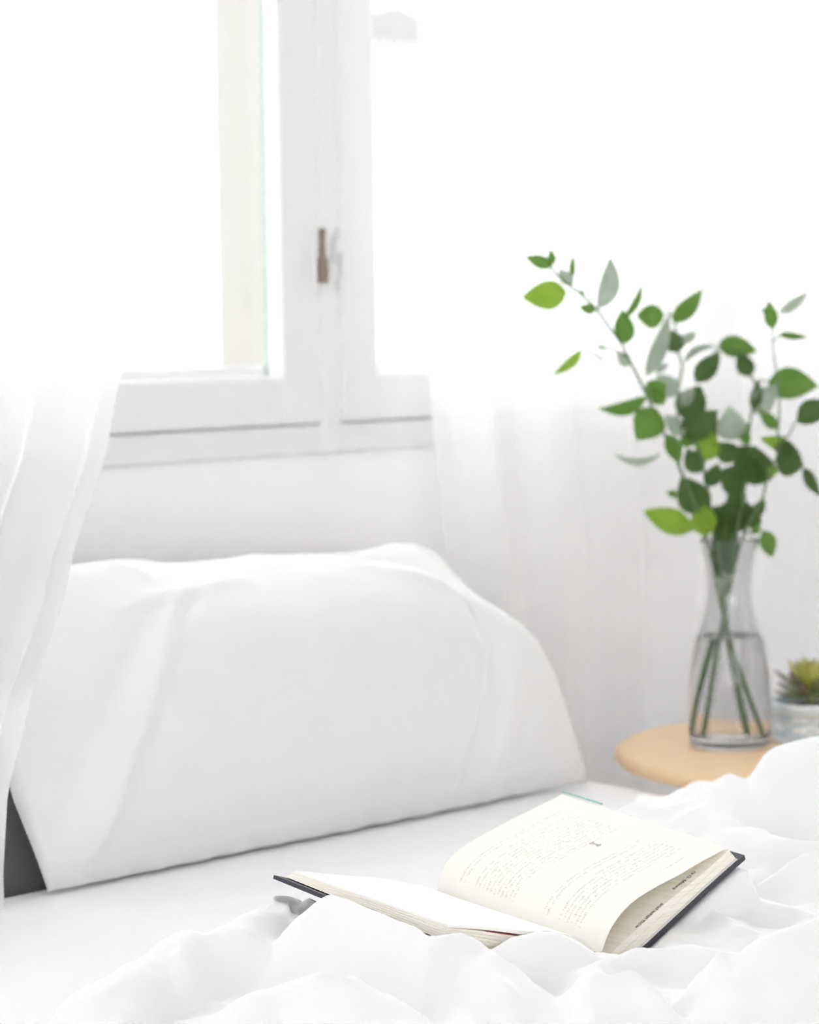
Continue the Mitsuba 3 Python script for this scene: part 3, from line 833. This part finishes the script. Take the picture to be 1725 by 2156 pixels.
TW['D'] = [[(1500, 1060), (1548, 1075), (1600, 990), (1625, 965)], [(1500, 1060), (1512, 900), (1492, 700), (1476, 495), (1500, 420)], [(1480, 560), (1512, 528)], [(1490, 1180), (1580, 1180), (1640, 1240)], [(1330, 1580), (1375, 1592), (1430, 1575)]]
TW['A'] = [[(560, 660), (500, 620), (445, 605)], [(690, 640), (620, 605), (580, 600)]]
TW['C'] = [[(1382, 780), (1420, 770), (1455, 780)], [(1180, 600), (1120, 690), (1062, 780)]]
BRL = {'A': 'tall leafy green branch leaning far left out of the glass vase', 'B': 'leafy green branch standing in the middle of the vase', 'C': 'leafy green branch rising upright at the right of the vase, its tip bent over leftwards',
       'D': 'sparse leafy green branch leaning right out of the vase with a few leaves high above'}
rng = np.random.default_rng(12)
for bi, (bk, B) in enumerate(BR.items()):
    key = num('leafy_branch', bi)
    tag(key, BRL[bk], 'branch', 'branches in the glass vase')
    st = np.array(B['stem'], float)
    n = len(st)
    dep = np.interp(np.arange(n), [0, n - 3, n - 1], [B['dep'][0], B['dep'][1] * .5, B['dep'][1]])
    pts = [pix(q[0], q[1], d) for q, d in zip(st, dep)]
    top_pts = np.array(pts)
    foot = VC + R0 * B['end'][0] + F0 * B['end'][1] + V(0, 0, B['end'][2])
    mid = (pts[-1] * .5 + foot * .5) + V(rng.uniform(-.003, .003), rng.uniform(-.003, .003), 0)
    allp = spline(pts + [mid, foot], 70)
    put(key + '__stem', tube(allp, np.linspace(B['r'][0], B['r'][1], 70), 10), 'm_stem', True)

    def depth_at(zx, zy):
        q = np.linalg.norm(st - V(zx, zy), axis=1)
        wgt = 1 / (q + 8) ** 2
        return float((dep * wgt).sum() / wgt.sum())
    for ti, tw_ in enumerate(TW.get(bk, [])):
        tp = spline([pix(x, y, depth_at(x, y) + .004 * ti) for x, y in tw_], 14)
        put(num(key + '__twig', ti), tube(tp, np.linspace(.0013, .0008, 14), 6), 'm_stem', True)
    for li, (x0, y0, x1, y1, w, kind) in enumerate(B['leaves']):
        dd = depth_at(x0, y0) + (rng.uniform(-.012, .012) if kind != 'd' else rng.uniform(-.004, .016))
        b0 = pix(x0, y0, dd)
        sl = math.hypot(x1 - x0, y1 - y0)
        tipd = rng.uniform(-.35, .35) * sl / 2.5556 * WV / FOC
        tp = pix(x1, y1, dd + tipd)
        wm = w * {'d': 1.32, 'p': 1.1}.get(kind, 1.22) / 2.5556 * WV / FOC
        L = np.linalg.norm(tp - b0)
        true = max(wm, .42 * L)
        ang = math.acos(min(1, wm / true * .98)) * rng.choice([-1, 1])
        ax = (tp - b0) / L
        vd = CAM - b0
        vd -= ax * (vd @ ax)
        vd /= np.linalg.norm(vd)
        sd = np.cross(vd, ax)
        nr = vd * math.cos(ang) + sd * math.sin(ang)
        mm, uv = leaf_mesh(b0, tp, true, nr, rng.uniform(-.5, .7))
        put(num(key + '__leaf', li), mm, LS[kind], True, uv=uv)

# ================================================================ succulent pot
PC = at_z(1709, 1560, .5803)
PH = .88
pot = [(0, 0), (.044, 0), (.047, .002), (.0475, .006), (.0478, .028), (.0470, .034), (.0462, .037), (.0470, .040), (.0490, .044), (.0496, .050), (.0490, .055), (.0470, .0565), (.0450, .055), (.0440, .045), (.0435, .010), (0, .009)]
pp = fine([(r, z * PH) for r, z in pot], 4)
put('plant_pot__body', lathe(pp, 96).apply_translation(PC), 'm_pot', 40)
put('plant_pot__rim', lathe(fine([(r, z * PH) for r, z in [(.0472, .0385), (.0505, .0415), (.0512, .046), (.0505, .0505), (.0478, .0535)]], 4), 96).apply_translation(PC), 'm_pot_rim', 40)
put('plant_pot__band', lathe([(r, z * PH) for r, z in [(.0480, .0300), (.0490, .0310), (.0490, .0335), (.0480, .0345)]], 96).apply_translation(PC), 'm_pot_rim', 30)
put('plant_pot__soil', lathe([(r, z * PH) for r, z in [(.0436, .046), (.030, .049), (0, .051)]], 48).apply_translation(PC), 'm_soil', True)
tag('plant_pot', 'small bluish grey glazed pot at the right edge, behind the duvet', 'plant pot')
rng = np.random.default_rng(5)
li = 0
for ringi, (cnt, elev, ln, wd, m, zb) in enumerate([(7, 12, .046, .017, 'm_succ_out', .052), (7, 36, .050, .017, 'm_succ_out', .054), (6, 56, .046, .016, 'm_succ_in', .056), (4, 74, .036, .013, 'm_succ_in', .058)]):
    for k in range(cnt):
        az = k * 2 * np.pi / cnt + ringi * .45 + rng.uniform(-.12, .12)
        el = math.radians(elev + rng.uniform(-7, 7))
        t, s = np.meshgrid(np.linspace(0, 1, 10), np.arange(9) * 2 * np.pi / 8, indexing='ij')
        wv = wd / 2 * np.sin(np.pi * np.clip(t, 0.02, .995) ** .95) ** .75 * (.35 + .9 * t ** .8)
        lx_ = t * ln
        ly = np.cos(s) * wv
        lz_ = np.sin(s) * wv * .38 + .006 * t ** 2 * np.where(True, 1, 0)
        dr_ = V(math.cos(az) * math.cos(el), math.sin(az) * math.cos(el), math.sin(el))
        side = V(-math.sin(az), math.cos(az), 0)
        upv = np.cross(dr_, side)
        P = PC + V(0, 0, zb) + dr_ * .004 + lx_[..., None] * dr_ + ly[..., None] * side + lz_[..., None] * upv
        put(num('succulent__leaf', li), grid(P), m, True, uv=np.stack([s / 6.3, t], -1).reshape(-1, 2))
        li += 1
put('succulent__stem', tube([PC + V(0, 0, .0440), PC + V(0, 0, .052), PC + V(0, 0, .062)], [.007, .008, .005], 12), 'm_succ_out', True)
tag('succulent', 'olive and yellow rosette succulent in the bluish pot', 'succulent')
